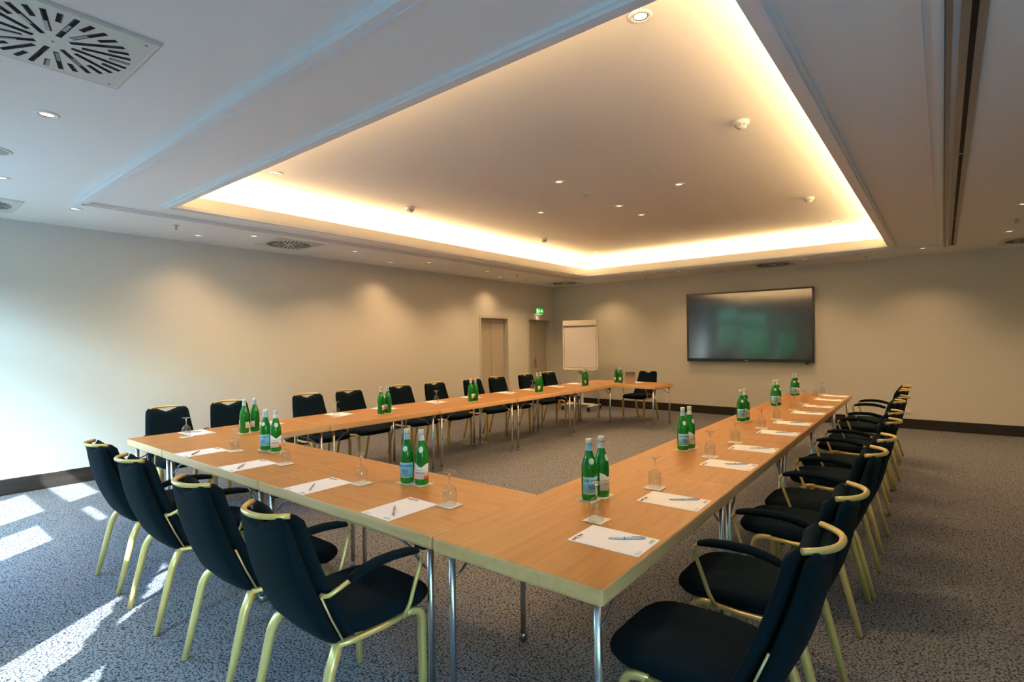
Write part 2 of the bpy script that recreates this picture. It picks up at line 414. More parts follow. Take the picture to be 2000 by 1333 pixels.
# doors
for k, (a, c) in enumerate((D1, D2)):
    fr = MB(); t = .045
    fr.box(XW - .2, XW + .012, a - .012, a + t - .012, 0, DH + .02); fr.box(XW - .2, XW + .012, c - t + .012, c + .012, 0, DH + .02); fr.box(XW - .2, XW + .012, a + t - .012, c - t + .012, DH - .03, DH + .02)
    d = struct('door_%d' % (k + 1), fr, M['frame'])
    mid = a + (c - a) * .5
    for y0, y1 in ((a + t - .008, mid - .005), (mid + .005, c - t + .008)):
        obj('door_leaf', MB().box(XW - .15, XW - .11, y0, y1, .008, DH - .034), M['door'], d)
    obj('door_stop', MB().box(XW - .21, XW - .16, a, c, 0, DH), M['dark'], d)  # dark sheet added behind the leaves, stands in for shade in their gap
    if k == 1:
        h = MB(); h.box(XW - .11, XW - .104, mid - .05, mid - .02, .98, 1.14)
        h.tube([(XW - .11, mid - .035, 1.07), (XW - .065, mid - .035, 1.07), (XW - .06, mid - .05, 1.07), (XW - .06, mid - .15, 1.07)], .010, 8)
        obj('door_handle', h, M['steel'], d)
        obj('door_lock', MB().lathe([(.0, .03), (.028, .03), (.03, .0)], 12).box(-.01, .01, -.01, .01, 0, .03), M['steel'], d, loc=(XW - .11, mid - .035, .93)).rotation_euler = (0, PI / 2, 0)

# ------------------------------------------------------------------ ceiling fittings
def spot(x, y, z, power=SPOT_W, ang=125, blend=1.0, col=WARM):
    l = bpy.data.lights.new('downlight_beam', 'SPOT'); l.energy = power; l.color = col
    l.spot_size = math.radians(ang); l.spot_blend = blend; l.shadow_soft_size = .04
    o = bpy.data.objects.new('downlight_beam', l); COL.objects.link(o); o.location = (x, y, z - .035)
    return o
dl = thing('downlight', '', 'ceiling light')
obj('trim_ring', MB().lathe([(.040, .004), (.041, -.004), (.046, -.007), (.056, -.006), (.061, 0)], 28), M['trim'], dl)
obj('lamp_face', MB().lathe([(.001, -.003), (.02, -.0035), (.034, -.002), (.040, .003)], 24), M['lamp'], dl)
obj('retaining_clip', MB().lathe([(.034, -.003), (.036, -.006), (.038, -.003)], 20), M['steel'], dl)
DL = [(-4.045, .738, 'recessed downlight near the large swirl vent, first along the left ceiling strip'),
 (-5.834, .778, 'recessed downlight cut by the left picture edge, above the window end'),
 (-6.628, 1.414, 'recessed downlight just below the near left corner of the tray moulding'),
 (-7.147, 2.725, 'recessed downlight beside the left wall, first past the sprinkler'),
 (-6.682, 3.191, 'recessed downlight immediately left of the small square swirl vent'),
 (-6.73, 4.694, 'recessed downlight just right of the small square swirl vent'),
 (-7.24, 5.755, 'recessed downlight close to the left wall, midway along it'),
 (-6.775, 6.196, 'recessed downlight above the bright wall scallop, midway along the left strip'),
 (-6.806, 7.724, 'recessed downlight left of the first door, next to the tray side'),
 (-7.272, 8.642, 'recessed downlight directly above the first beige double door'),
 (-6.774, 9.522, 'recessed downlight above the exit sign door'),
 (-5.998, 10.562, 'recessed downlight above the flipchart, first of the back strip'),
 (-4.08, 10.357, 'recessed downlight above the left part of the wall screen'),
 (-1.833, 10.303, 'recessed downlight above the right edge of the wall screen'),
 (-.232, 10.345, 'recessed downlight at the far right corner of the tray moulding'),
 (.681, 9.476, 'recessed downlight right of the ceiling track, near the far swirl vent'),
 (.66, 7.597, 'recessed downlight cut by the right picture edge')]
UP = [(-1.206, 2.59, 'large recessed downlight at the top of the raised ceiling, nearest the camera'),
 (-5.08, 2.652, 'recessed downlight in the near left corner of the raised ceiling'),
 (-3.14, 4.72, 'recessed downlight on the raised ceiling centre line, nearest of its row'),
 (-4.075, 5.69, 'recessed downlight left of the centre line of the raised ceiling'),
 (-3.14, 6.065, 'small dim recessed downlight in the middle of the raised ceiling'),
 (-3.14, 6.70, 'recessed downlight farthest along the centre line of the raised ceiling'),
 (-2.211, 5.657, 'recessed downlight right of the centre line of the raised ceiling'),
 (-1.203, 8.94, 'recessed downlight in the far right corner of the raised ceiling'),
 (-5.086, 8.854, 'recessed downlight in the far left corner of the raised ceiling')]
first = True
for lst, z in ((DL, HC), (UP, ZU)):
    for x, y, lb in lst:
        if first: dl.location = (x, y, z); dl['label'] = lb; dl['group'] = 'recessed ceiling downlights'; first = False
        else: dup(dl, (x, y, z), 0, lb, 'recessed ceiling downlights')
        near_left = (x < -3.5 and y < 2) or x < -7.1
        spot(x, y, z, SPOT_W * (.38 if near_left else (.6 if y > 10.1 else 1)))
for x, y in ((1.9, 2.5), (1.9, 5.5), (1.9, 8.3), (2.6, 10.3)): spot(x, y, HC, SPOT_W * .8)   # the part of the room right of the frame

def strip(x, y, lx, ly, z, p):
    l = bpy.data.lights.new('cove_tube_light', 'AREA'); l.shape = 'RECTANGLE'; l.size = lx; l.size_y = ly; l.energy = p; l.color = COVE_C
    o = bpy.data.objects.new('cove_tube_light', l); COL.objects.link(o); o.location = (x, y, z); o.rotation_euler = (PI, 0, 0)
zc = HC + .085; q = .14
strip(IX0 - q, (IY0 + IY1) / 2, .05, IY1 - IY0, zc, COVE_W * 1.5); strip(IX1 + q, (IY0 + IY1) / 2, .05, IY1 - IY0, zc, COVE_W * 1.5)
strip((IX0 + IX1) / 2, IY0 - q, IX1 - IX0, .05, zc, COVE_W); strip((IX0 + IX1) / 2, IY1 + q, IX1 - IX0, .05, zc, COVE_W)

# smoke detectors
sd = thing('smoke_detector', '', 'smoke detector')
obj('detector_base', MB().lathe([(.0, 0), (.056, 0), (.058, -.006), (.058, -.018), (.052, -.024)], 26), M['white'], sd)
obj('sensor_dome', MB().lathe([(.050, -.024), (.047, -.034), (.040, -.040), (.034, -.054), (.022, -.060), (.0005, -.062)], 26), M['white'], sd)
mb = MB()
for k in range(8):
    a = 2 * PI * k / 8
    for rr, zz in ((.0475, -.033), (.0405, -.041)):
        pts = [(rr * math.cos(a + t), rr * math.sin(a + t), zz) for t in (-.28, -.14, 0, .14, .28)]
        mb.tube(pts, .0018, 5)
sl = obj('sensor_slots', mb, M['dark'], sd)
SD = [(-1.198, 4.344, 'white smoke detector nearest the camera on the raised ceiling'), (-1.234, 7.23, 'white smoke detector on the far right of the raised ceiling'),
      (-5.155, 4.409, 'white smoke detector on the left side of the raised ceiling, nearer one'), (-5.104, 7.202, 'white smoke detector on the left side of the raised ceiling, near the far corner')]
for i, (x, y, lb) in enumerate(SD):
    if i == 0: sd.location = (x, y, ZU); sd['label'] = lb; sd['group'] = 'smoke detectors on the raised ceiling'
    else: dup(sd, (x, y, ZU), 0, lb, 'smoke detectors on the raised ceiling')
# sprinklers
sp = thing('sprinkler', '', 'sprinkler')
obj('rosette', MB().lathe([(.0, 0), (.036, 0), (.034, -.006), (.016, -.009)], 20), M['white'], sp)
mb = MB().lathe([(.009, -.008), (.009, -.018), (.006, -.020), (.0005, -.021)], 12)
mb.tube([(-.011, 0, -.016), (-.015, 0, -.03), (-.004, 0, -.044)], .0025, 6); mb.tube([(.011, 0, -.016), (.015, 0, -.03), (.004, 0, -.044)], .0025, 6)
mb.lathe([(.0005, -.046), (.016, -.046), (.016, -.048), (.0005, -.049)], 14)
obj('sprinkler_head', mb, M['steel'], sp)
SPK = [(-6.714, 2.332, HC, 'small sprinkler on the left ceiling strip, below the near tray corner'), (-6.739, 8.559, HC, 'small sprinkler on the left ceiling strip, above the doors'),
       (-5.002, 10.85, HC, 'tiny sprinkler on the back strip between flipchart and screen'), (.676, 8.536, HC, 'sprinkler right of the ceiling track'),
       (-3.138, 5.268, ZU, 'small sprinkler in the middle of the raised ceiling'), (-.98, 10.6, HC, 'tiny sprinkler behind the dark ceiling speaker at the back')]
for i, (x, y, z, lb) in enumerate(SPK):
    if i == 0: sp.location = (x, y, z); sp['label'] = lb; sp['group'] = 'ceiling sprinklers'
    else: dup(sp, (x, y, z), 0, lb, 'ceiling sprinklers')
# ceiling speakers
def speaker(x, y, r, lb, m_):
    s = thing('ceiling_speaker', lb, 'speaker', (x, y, HC))
    obj('rim', MB().lathe([(r * .86, -.004), (r * .9, -.010), (r, -.008), (r * 1.02, 0)], 32), M['trim'], s)
    obj('grille', MB().lathe([(.0005, -.005), (r * .5, -.0052), (r * .88, -.005)], 32), m_, s)
speaker(-5.06, .62, .115, 'round flush ceiling speaker cut by the left picture edge', M['grille'])
speaker(-1.07, 10.40, .07, 'small dark round ceiling speaker near the far right tray corner', M['blade'])
# swirl vents
def swirl(S, depth=.010):
    v = thing('swirl_vent', '', 'air vent')
    h = S / 2; mb = MB(); rings = []
    for d, z in ((0, 0), (0, -.006), (.012, -.014), (.02, -.012)): rings.append([(h - d, h - d, z), (-h + d, h - d, z), (-h + d, -h + d, z), (h - d, -h + d, z)])
    mb.loft(rings, 0, False, True)
    obj('plate', mb, M['plate'], v)
    ro = S * .43
    for k in range(32):
        a = 2 * PI * (k + .5) / 32
        ri = ro * (.24 if k % 4 == 0 else (.72 if k % 2 else .36))
        w0 = S * .0125 if True else 0
        w0 = S * .0155
        c, s_ = math.cos(a), math.sin(a)
        def P(r, w, z): return (r * c - w * s_, r * s_ + w * c, z)
        m1 = MB()
        vs = [P(ri, -w0, -.0122), P(ro, -w0, -.0122), P(ro, w0, -.0122), P(ri, w0, -.0122)] + [P(ri, -w0, -.0136), P(ro, -w0, -.0136), P(ro, w0, -.0136), P(ri, w0, -.0136)]
        m1.add(vs, [(0, 1, 2, 3), (7, 6, 5, 4), (0, 4, 5, 1), (1, 5, 6, 2), (2, 6, 7, 3), (3, 7, 4, 0)])
        # angled blades inside the slot, one to three segments
        seg = 3 if k % 4 == 0 else (1 if k % 2 else 2); ln = (ro - ri) / seg
        for q_ in range(seg):
            r0 = ri + q_ * ln + .002; r1 = r0 + ln - .004; sg = 1 if (q_ + k // 2) % 2 else -1
            m1.add([P(r0, -w0 * .9 * sg, -.0138), P(r1, -w0 * .9 * sg, -.0138), P(r1, w0 * .35 * sg, -.0152), P(r0, w0 * .35 * sg, -.0152)], [(0, 1, 2, 3)], 1 if (k * 5 + q_ * 3) % 7 in (0, 3, 5) and sg > 0 else 2)
        obj('slot', m1, [M['dark'], M['blade'], M['bladedark']], v)
    mb = MB()
    for sx in (-1, 1):
        for sy in (-1, 1): mb.lathe([(.0005, -.0155), (.006, -.0145), (.007, -.0125)], 10, 0, (sx * S * .42, sy * S * .42, 0))
    mb.lathe([(.0005, -.0155), (.004, -.0145), (.005, -.0125)], 8)
    obj('screws', mb, M['steel'], v)
    return v
V1 = swirl(.65)
V1.location = (-3.035, .575, HC); V1['label'] = 'large square swirl vent filling the top left corner of the picture'; V1['group'] = 'square swirl vents'
V1.rotation_euler = (0, 0, math.radians(0))
for x, y, lb in ((-6.885, 3.76, 'square swirl vent on the left ceiling strip'), (-6.90, 10.55, 'square swirl vent in the far left ceiling corner above the exit sign'),
                 (-2.404, 10.60, 'square swirl vent above the wall screen'), (.98, 10.45, 'square swirl vent at the right picture edge'),
                 (-6.96, .72, 'square swirl vent cut by the left picture edge')):
    dup(V1, (x, y, HC), 0, lb, 'square swirl vents')

# ------------------------------------------------------------------ exit sign
ex = thing('exit_sign', 'green illuminated exit sign with a running figure above the far double door', 'sign', (XW, 10.50, 2.27))
obj('housing', MB().box(.001, .085, -.15, .15, -.07, .075), M['white'], ex)
obj('sign_face', MB().box(.085, .089, -.145, .145, -.062, .07), M['exit'], ex)
# white door, arrow and figure
mb = MB(); X = .0895
def q2(pts): mb.add([(X, y, z) for y, z in pts] + [(X + .0015, y, z) for y, z in pts], [list(range(len(pts))), list(range(len(pts), 2 * len(pts)))[::-1]] + [(i, (i + 1) % len(pts), len(pts) + (i + 1) % len(pts), len(pts) + i) for i in range(len(pts))])
q2([(-.13, -.05), (-.085, -.05), (-.085, .055), (-.13, .055)])
q2([(.03, -.012), (.075, -.012), (.075, -.035), (.125, .003), (.075, .041), (.075, .018), (.03, .018)])
q2([(-.055, .01), (-.025, .012), (-.02, -.02), (-.005, -.045), (-.017, -.05), (-.035, -.022), (-.055, -.03), (-.07, -.05), (-.078, -.042), (-.06, -.018)])
q2([(-.06, .02), (-.02, .02), (.005, .0), (.0, -.008), (-.024, .008), (-.055, .006), (-.072, -.01), (-.078, -.003)])
mb.add([(X, -.033 + .014 * math.cos(2 * PI * k / 10), .042 + .014 * math.sin(2 * PI * k / 10)) for k in range(10)], [list(range(10))])
obj('pictogram', mb, M['exitw'], ex)
obj('lamp_strip', MB().box(.02, .07, -.12, .12, -.074, -.070), M['exitlamp'], ex)
spot(XW + .05, 10.5, 2.20, 1.2, 120)

# ------------------------------------------------------------------ wall screen
tv = thing('wall_screen', 'large black flat screen mounted on the back wall', 'television', (-3.02, 11.19, 1.79))
hw, hh = 1.183, .700
obj('back_housing', MB().box(-hw + .03, hw - .03, -.055, -.02, -hh + .03, hh - .03).box(-.5, .5, -.03, .02, -.3, .3), M['tv'], tv)
mb = MB(); b1, b2 = .030, .062
for a in ((-hw, -hw + b1, -hh, hh), (hw - b1, hw, -hh, hh), (-hw + b1, hw - b1, hh - b1, hh), (-hw + b1, hw - b1, -hh, -hh + b2)):
    mb.box(a[0], a[1], -.095, -.055, a[2], a[3])
obj('bezel', mb, M['tv'], tv)
obj('screen_glass', MB().box(-hw + b1, hw - b1, -.085, -.055, -hh + b2, hh - b1), M['screen'], tv)
obj('logo_print', MB().box(-.03, .03, -.0965, -.0951, -hh + .024, -hh + .036), M['greyink'], tv)
obj('remote_sensor', MB().lathe([(.0005, -.02), (.02, -.018), (.028, -.006), (.028, .012)], 14), M['tv'], tv, loc=(hw - .12, -.07, -hh - .010))
# socket
s_ = thing('wall_socket', 'beige double power socket low on the back wall behind the right chair row', 'socket', (-.497, YW, .30))
obj('cover_plate', MB().box(-.075, .075, -.010, 0, -.04, .04), M['white'], s_)
for dx in (-.036, .036):
    o = obj('socket_well', MB().lathe([(.0005, .001), (.022, .001), (.026, .004), (.028, 0)], 18), M['coaster'], s_, loc=(dx, -.010, 0)); o.rotation_euler = (PI / 2, 0, 0)

# ------------------------------------------------------------------ flipchart
fc = thing('flipchart', 'white flipchart easel with a blank pad standing in the far left corner', 'flipchart', (-6.33, 10.30, 0))
bw, z0, z1 = .455, .90, 2.005
mb = MB(); t = .035
mb.box(-bw, -bw + t, -.02, .012, z0, z1); mb.box(bw - t, bw, -.02, .012, z0, z1); mb.box(-bw + t, bw - t, -.02, .012, z0, z0 + .03); mb.box(-bw + t, bw - t, -.02, .012, z1 - .02, z1)
mb.box(-bw + t, bw - t, -.004, .010, z0 + .03, z1 - .02)
obj('board_frame', mb, M['coaster'], fc)
obj('clamp_bar', MB().box(-bw + .02, bw - .02, -.034, -.004, z1 - .125, z1 - .012), M['coaster'], fc)
obj('clamp_rail', MB().box(-bw + .02, bw - .02, -.040, -.034, z1 - .140, z1 - .118), M['steel'], fc)
obj('paper_pad', MB().box(-bw + .055, bw - .045, -.022, -.004, z0 + .05, z1 - .14), mat('flip_paper', (.78, .74, .74), .7), fc)
obj('pad_print', MB().box(-.06, .06, -.0235, -.0222, z0 + .075, z0 + .080), M['greyink'], fc)
obj('pen_tray', MB().box(-.40, .40, -.07, -.004, z0 - .012, z0 + .004).box(-.40, .40, -.075, -.07, z0 - .012, z0 + .015), M['coaster'], fc)
obj('column', MB().box(-.075, .035, .012, .05, .14, z0 + .35), M['plate'], fc)
k_ = MB().lathe([(.0005, 0), (.028, .004), (.030, .022), (.020, .03), (.010, .034), (.010, .05)], 14)
o = obj('height_knob', k_, M['black'], fc, loc=(.07, -.02, .76)); o.rotation_euler = (-PI / 2, 0, 0)
mb = MB(); mb.box(-.36, .36, -.02, .03, .115, .15)
for sx in (-1, 1): mb.box(sx * .33 - .025, sx * .33 + .025, -.26, .26, .10, .125)
obj('base_frame', mb, M['coaster'], fc)
for sx in (-1, 1):
    for sy in (-1, 1):
        c = MB().lathe([(.0005, -.02), (.036, -.02), (.046, -.012), (.046, .012), (.036, .02), (.0005, .02)], 18)
        o = obj('castor', c, M['black'], fc, loc=(sx * .33, sy * .24, .046)); o.rotation_euler = (0, PI / 2, 0)
        obj('castor_fork', MB().box(-.028, -.021, -.02, .02, .04, .10).box(.021, .028, -.02, .02, .04, .10).box(-.028, .028, -.02, .02, .092, .10), M['black'], fc, loc=(sx * .33, sy * .24, 0))

# ------------------------------------------------------------------ tables
TT = .060
def table(cx, cy, L_, W_, rz, label, group):
    """L_ along local y"""
    t = thing('conference_table', label, 'table', (cx, cy, 0), rz, group)
    o = rrect(W_ / 2 - .0015, L_ / 2 - .0015, .012, 4); rings = []
    for d, z in ((.006, TH - TT), (.002, TH - TT + .004), (0, TH - TT + .012), (0, TH - .012), (.0012, TH - .0035), (.0045, TH - .0006)):
        k1, k2 = (W_ / 2 - d) / (W_ / 2), (L_ / 2 - d) / (L_ / 2)
        rings.append([(x * k1, y * k2, z) for x, y in o])
    obj('tabletop', MB().loft(rings, 0, False), M['edge'], t)
    o2 = rrect(W_ / 2 - .0048, L_ / 2 - .0048, .008, 3)
    obj('laminate', MB().prism(o2, TH - .0006, TH), M['beech'], t)
    for sy in (-1, 1):
        for sx in (-1, 1):
            x = sx * (W_ / 2 - .055); y = sy * (L_ / 2 - .065)
            l = obj('leg', MB().tube([(x, y, .03), (x, y, .36), (x, y, TH - TT)], .0145, 12), M['chrome'], t)
            obj('foot_cap', MB().lathe([(.0005, 0), (.016, 0), (.018, .006), (.018, .034), (.015, .036)], 12, 0, (x, y, 0)), M['steel'], l)
            obj('hinge_bracket', MB().box(x - .02, x + .02, y - sy * .05 - .03, y - sy * .05 + .03, TH - TT - .028, TH - TT), M['black'], t)
            br = MB().tube([(x, y, TH - TT - .12), (x, y - sy * .06, TH - TT - .10), (x, y - sy * .13, TH - TT - .045), (x, y - sy * .24, TH - TT - .008)], .0055, 6)
            obj('brace', br, M['steel'], t)
        obj('crossbar', MB().tube([(-(W_ / 2 - .055), sy * (L_ / 2 - .065), TH - TT - .009), ((W_ / 2 - .055), sy * (L_ / 2 - .065), TH - TT - .009)], .009, 8), M['chrome'], t)
    return t
ordn = ['first', 'second', 'third', 'fourth', 'fifth', 'sixth', 'seventh', 'eighth', 'ninth', 'tenth']
# near cross row
NY0, NY1 = 1.502, 2.250
table((-4.668 - 3.143) / 2, (NY0 + NY1) / 2, 1.525, NY1 - NY0, -PI / 2, 'beech folding table of the near row, left one of the two', 'tables of the near row')
table((-3.138 - 1.650) / 2, (NY0 + NY1) / 2, 1.488, NY1 - NY0, -PI / 2, 'beech folding table of the near row, touching the right-hand row', 'tables of the near row')
# left row
ly = [1.502, 2.955, 4.415, 5.90, 7.38, 8.72]
for k in range(5):
    xl, xr = -5.495, -4.674 + .006 * k
    table((xl + xr) / 2, (ly[k] + ly[k + 1]) / 2, ly[k + 1] - ly[k] - .004, xr - xl, 0, 'beech folding table of the left row, %s from the camera end' % ordn[k], 'tables of the left row')
table((-5.46 - 3.87) / 2, 9.11, 1.63, .77, -PI / 2 - .03, 'beech folding table set crosswise at the far end of the left row', 'tables of the left row')
# right row, very slightly askew
RS = math.atan((.148) / 7.2)      # drift of x with y
def rx(y): return -.854 - .0192 * (y - 1.5)
def rxi(y): return -1.642 - .0165 * (y - 1.5)
ry_ = [1.498, 3.0, 4.45, 5.88, 7.30, 8.72]
for k in range(5):
    ym = (ry_[k] + ry_[k + 1]) / 2
    table((rx(ym) + rxi(ym)) / 2, ym, ry_[k + 1] - ry_[k] - .005, rx(ym) - rxi(ym), RS * .88, 'beech folding table of the right row, %s from the camera end' % ordn[k], 'tables of the right row')

# ------------------------------------------------------------------ chairs
def lerp(a, b_, t): return a + (b_ - a) * t
def build_chair(arms):
    c = thing('conference_armchair' if arms else 'conference_chair', '', 'chair')
    # seat cushion
    pts = []
    N = 40
    for j in range(N):
        a = 2 * PI * j / N; cs, sn = math.cos(a), math.sin(a)
        x = math.copysign(abs(cs) ** .48, cs); y = math.copysign(abs(sn) ** .55, sn)
        pts.append((x, y))
    rings = []
    for d, z in ((.035, .418), (.012, .424), (.002, .438), (0, .456), (.004, .470), (.014, .481), (.035, .488), (.09, .492), (.16, .493), (.22, .493)):
        ring = []
        for x, y in pts:
            hw_ = .238 - d; hy_ = .258 - d
            yy = .375 + y * hy_
            w = hw_ * (1 - .10 * max(0, (-y)) ** 1.5)
            zz = z - (.012 * max(0, y) ** 4 if z > .45 else 0) + (.008 * (1 - (yy - .12) / .5) if z > .45 else 0)
            ring.append((x * w, yy, zz))
        rings.append(ring)
    obj('seat', MB().loft(rings, capsm=True), M['fabric'], c)
    # back: rows from bottom to top; cushion in front, shell behind
    def backpart(front):
        rows = []; n = 28; T = 22
        for i in range(T + 1):
            t = i / T
            y = lerp(.150, -.028, t) - .018 * math.sin(PI * t) * (1 if front else 1.2)
            z = lerp(.435 if front else .392, .925, t)
            hw_ = lerp(.226, .178, t ** 1.05)
            if not front and t < .16: hw_ *= math.sqrt(max(.02, 1 - ((.16 - t) / .16) ** 3.2 * .50)); y += .034 * (1 - t / .16) ** 1.5
            th = .026 if front else .024
            e = min(1, (t + .001) / .05, (1.001 - t) / .05); e = math.sqrt(max(0.02, 1 - (1 - e) ** 2)) if e < 1 else 1
            if t > .93: hw_ -= .020 * ((t - .93) / .07) ** 2
            th *= max(e, .15)
            tilt = math.atan2(.178, .49)
            cy = y + (.026 if front else -.026)
            if not front: th += .012 * math.sin(PI * min(1, t * 1.1)) * max(e, .2)
            row = []
            for j in range(n):
                a = 2 * PI * j / n; cs, sn = math.cos(a), math.sin(a)
                x = math.copysign(abs(cs) ** .36, cs) * hw_; dy = math.copysign(abs(sn) ** .6, sn) * th
                bow = .016 * (x / .2) ** 2 * (1 if front else 1)
                dip = 0
                if t > .80 and front: dip = .046 * ((t - .8) / .2) * max(0, 1 - (abs(x) / .095) ** 2)
                if t > .80 and not front: dip = .046 * ((t - .8) / .2) * max(0, 1 - (abs(x) / .11) ** 2)
                row.append((x, cy + dy + bow, z - dip + .004 * (dy / th) * 0))
            rows.append(row)
        mb = MB().loft(rows, cap=False); o = T * n
        mb.add([], []); 
        for base in (0, o):
            for j in range(n // 2): mb.f.append([base + j, base + (j + 1) % n, base + (n - j - 1) % n, base + (n - j) % n] if j else [base, base + 1, base + n - 1]); mb.mi.append(0); mb.sm.append(True)
        return mb
    obj('backrest', backpart(True), M['fabric'], c)
    obj('back_shell', backpart(False), M['fabric'], c)
    # bent grab handle along the top
    hp = []
    for k in range(13):
        u = -1 + 2 * k / 12
        hp.append((u * .148, -.058 - .036 * (1 - u * u) + .046 * abs(u) ** 3, .926 + .002 * (1 - u * u)))
    obj('grab_handle', MB().tube(hp, .0108, 10), M['brass'], c)
    for s in (-1, 1):
        # legs: flattened tapering tube
        rl = [(s * .150, .165, .415), (s * .185, .150, .414)] + arc((s * .200, .140, .412), (s * .226, .118, .400), (s * .226, .095, .345), 5)[1:] + [(s * .226, .06, .20), (s * .227, .012, .004)]
        obj('leg', MB().tube(rl, [.011, .013, .0155, .016, .016, .016, .015, .012], 10, 0, [.012, .016, .019, .0205, .021, .0205, .0185, .0145], (1, 0, 0), True, .5), M['brass'], c)
        fl = [(s * .2335, .43, .425), (s * .2335, .470, .423)] + arc((s * .2335, .485, .421), (s * .2335, .520, .412), (s * .2335, .525, .365), 5)[1:] + [(s * .2335, .527, .20), (s * .2335, .528, .004)]
        obj('leg', MB().tube(fl, [.0145] * 6 + [.014, .012], 10, 0, [.014, .017, .019, .0205, .0205, .020, .0185, .0145], (1, 0, 0), True, .5), M['brass'], c)
        obj('seat_rail', MB().tube([(s * .212, .135, .418), (s * .222, .20, .414), (s * .2335, .33, .416), (s * .2335, .44, .424)], .0105, 8, 0, .015, (1, 0, 0), True, .5), M['brass'], c)
        # thin gold strip between cushion and shell
        obj('side_strip', MB().tube([(s * .219, .155, .425), (s * .2165, .11, .52), (s * .212, .065, .63)], .0042, 6), M['rod'], c)
        if arms:
            ap = [(s * .246, .418, .418), (s * .256, .445, .470), (s * .262, .490, .600)] + arc((s * .262, .502, .632), (s * .262, .512, .668), (s * .262, .470, .676), 5) + \
                 [(s * .262, .38, .690), (s * .262, .28, .690), (s * .262, .18, .672), (s * .260, .115, .650)] + arc((s * .258, .095, .641), (s * .250, .070, .628), (s * .216, .066, .630), 4)[1:]
            ar = obj('armrest', MB().tube(ap, .0088, 8), M['brass'], c)
            pp = [(s * .262, .488, .672), (s * .262, .478, .679), (s * .262, .43, .690), (s * .262, .36, .697), (s * .262, .28, .697), (s * .262, .22, .687), (s * .262, .175, .674), (s * .262, .158, .668), (s * .262, .152, .666)]
            obj('arm_pad', MB().tube(pp, [.008, .018, .022, .023, .023, .022, .021, .018, .008], 12, 0, [.006, .013, .0175, .0185, .0185, .018, .0165, .013, .006], (0, 0, 1)), M['fabric'], ar)
    obj('under_pan', MB().box(-.17, .17, .17, .50, .404, .424), M['black'], c)
    return c
CH = {False: build_chair(False), True: build_chair(True)}
used = {False: False, True: False}
def chair(x, y, rz, arms, label, group):
    """x, y: middle between the rear feet"""
    src = CH[arms]
    if not used[arms]:
        src.location = (x, y, 0); src.rotation_euler = (0, 0, rz); src['label'] = label; src['group'] = group; used[arms] = True; return src
    return dup(src, (x, y, 0), rz, label, group)
FR = [(-4.24, 1.035, False), (-3.517, 1.015, True), (-2.690, 1.018, False), (-1.995, 1.015, True)]
nm = ['black fabric chair without armrests, leftmost of the near row', 'black armchair of the near row, second from the left',
      'black chair without armrests in the near row, second from the right', 'black armchair of the near row, closest to the camera']
for (x, y, a), lb in zip(FR, nm): chair(x, y, random.uniform(-.02, .02), a, lb, 'chairs of the near row')
LC = [2.015, 2.613, 3.54, 4.13, 4.97, 5.65, 6.49, 7.115, 7.94, 8.69]
for k, y in enumerate(LC):
    a = k % 2 == 0
    chair(-6.075, y, -PI / 2 + random.uniform(-.02, .02), a, 'black %s of the left table row, %s from the camera end' % ('armchair' if a else 'chair without armrests', ordn[k]), 'chairs of the left row')
RC = [1.89, 2.536, 3.50, 4.02, 4.84, 5.43, 6.35, 6.85, 7.75, 8.36]
RXc = [-.337, -.337, -.337, -.325, -.338, -.36, -.385, -.37, -.41, -.41]
for k, y in enumerate(RC):
    a = k % 2 == 1
    chair(RXc[k], y, PI / 2 + random.uniform(-.015, .015), a, 'black %s of the right table row, %s from the camera end' % ('armchair' if a else 'chair without armrests', ordn[k]), 'chairs of the right row')
chair(-4.60, 10.02, PI - .12, True, 'black armchair alone at the crosswise far table, facing the camera', 'chair at the far table')

# ------------------------------------------------------------------ things on the tables
ZT = TH + .0002
# notepad: local y points away from the sitter
pad = thing('notepad', '', 'notepad')
obj('paper_block', MB().box(-.105, .105, -.152, .152, 0, .0016), M['paper'], pad)
tm = textmesh('park inn', .024, 'heading', .0008); tm.materials.clear(); tm.materials.append(M['ink'])
link('heading', tm, pad, (-.058, .134, .0017))
tm = textmesh('by Radisson', .009, 'subheading'); tm.materials.clear(); tm.materials.append(M['greyink'])
link('subheading', tm, pad, (-.057, .119, .0017))
tm = textmesh('parkinn.com', .009, 'footer_line'); tm.materials.clear(); tm.materials.append(M['greenink'])
link('footer_line', tm, pad, (.066, -.138, .0017)); 
obj('footer_mark', MB().box(.048, .090, -.132, -.126, .0016, .0018), M['greenink'], pad)
obj('address_lines', MB().box(-.095, -.05, -.132, -.1305, .0016, .0018).box(-.095, -.045, -.138, -.1365, .0016, .0018).box(-.095, -.055, -.144, -.1425, .0016, .0018), M['greyink'], pad)
pen = thing('pen', '', 'pen')
obj('barrel', MB().tube([(0, -.062, 0), (0, -.040, 0), (0, 0, 0), (0, .045, 0), (0, .066, 0)], [.0030, .0042, .0046, .0048, .0042], 10), M['pen'], pen)
obj('tip', MB().tube([(0, -.076, 0), (0, -.068, 0), (0, -.062, 0)], [.0008, .0022, .0031], 8), M['steel'], pen)
obj('grip_ring', MB().tube([(0, -.012, 0), (0, -.009, 0)], .0051, 10), M['ink'], pen)
obj('push_button', MB().tube([(0, .066, 0), (0, .074, 0)], .0026, 8), M['steel'], pen)
obj('clip', MB().box(-.0015, .0015, .022, .066, .0045, .0062), M['steel'], pen)
pen2 = thing('pen', '', 'pen')
for ch in pen.children:
    c_ = ch.copy(); c_.parent = pen2; COL.objects.link(c_)
    if ch.name.startswith('barrel'): c_.data = ch.data.copy(); c_.data.materials[0] = M['pengrey']
coast = obj('coaster', MB().prism(rrect(.048, .048, .004, 3), 0, .0014), M['coaster']); tag(coast, '', 'coaster')
gob = thing('goblet', '', 'glass')
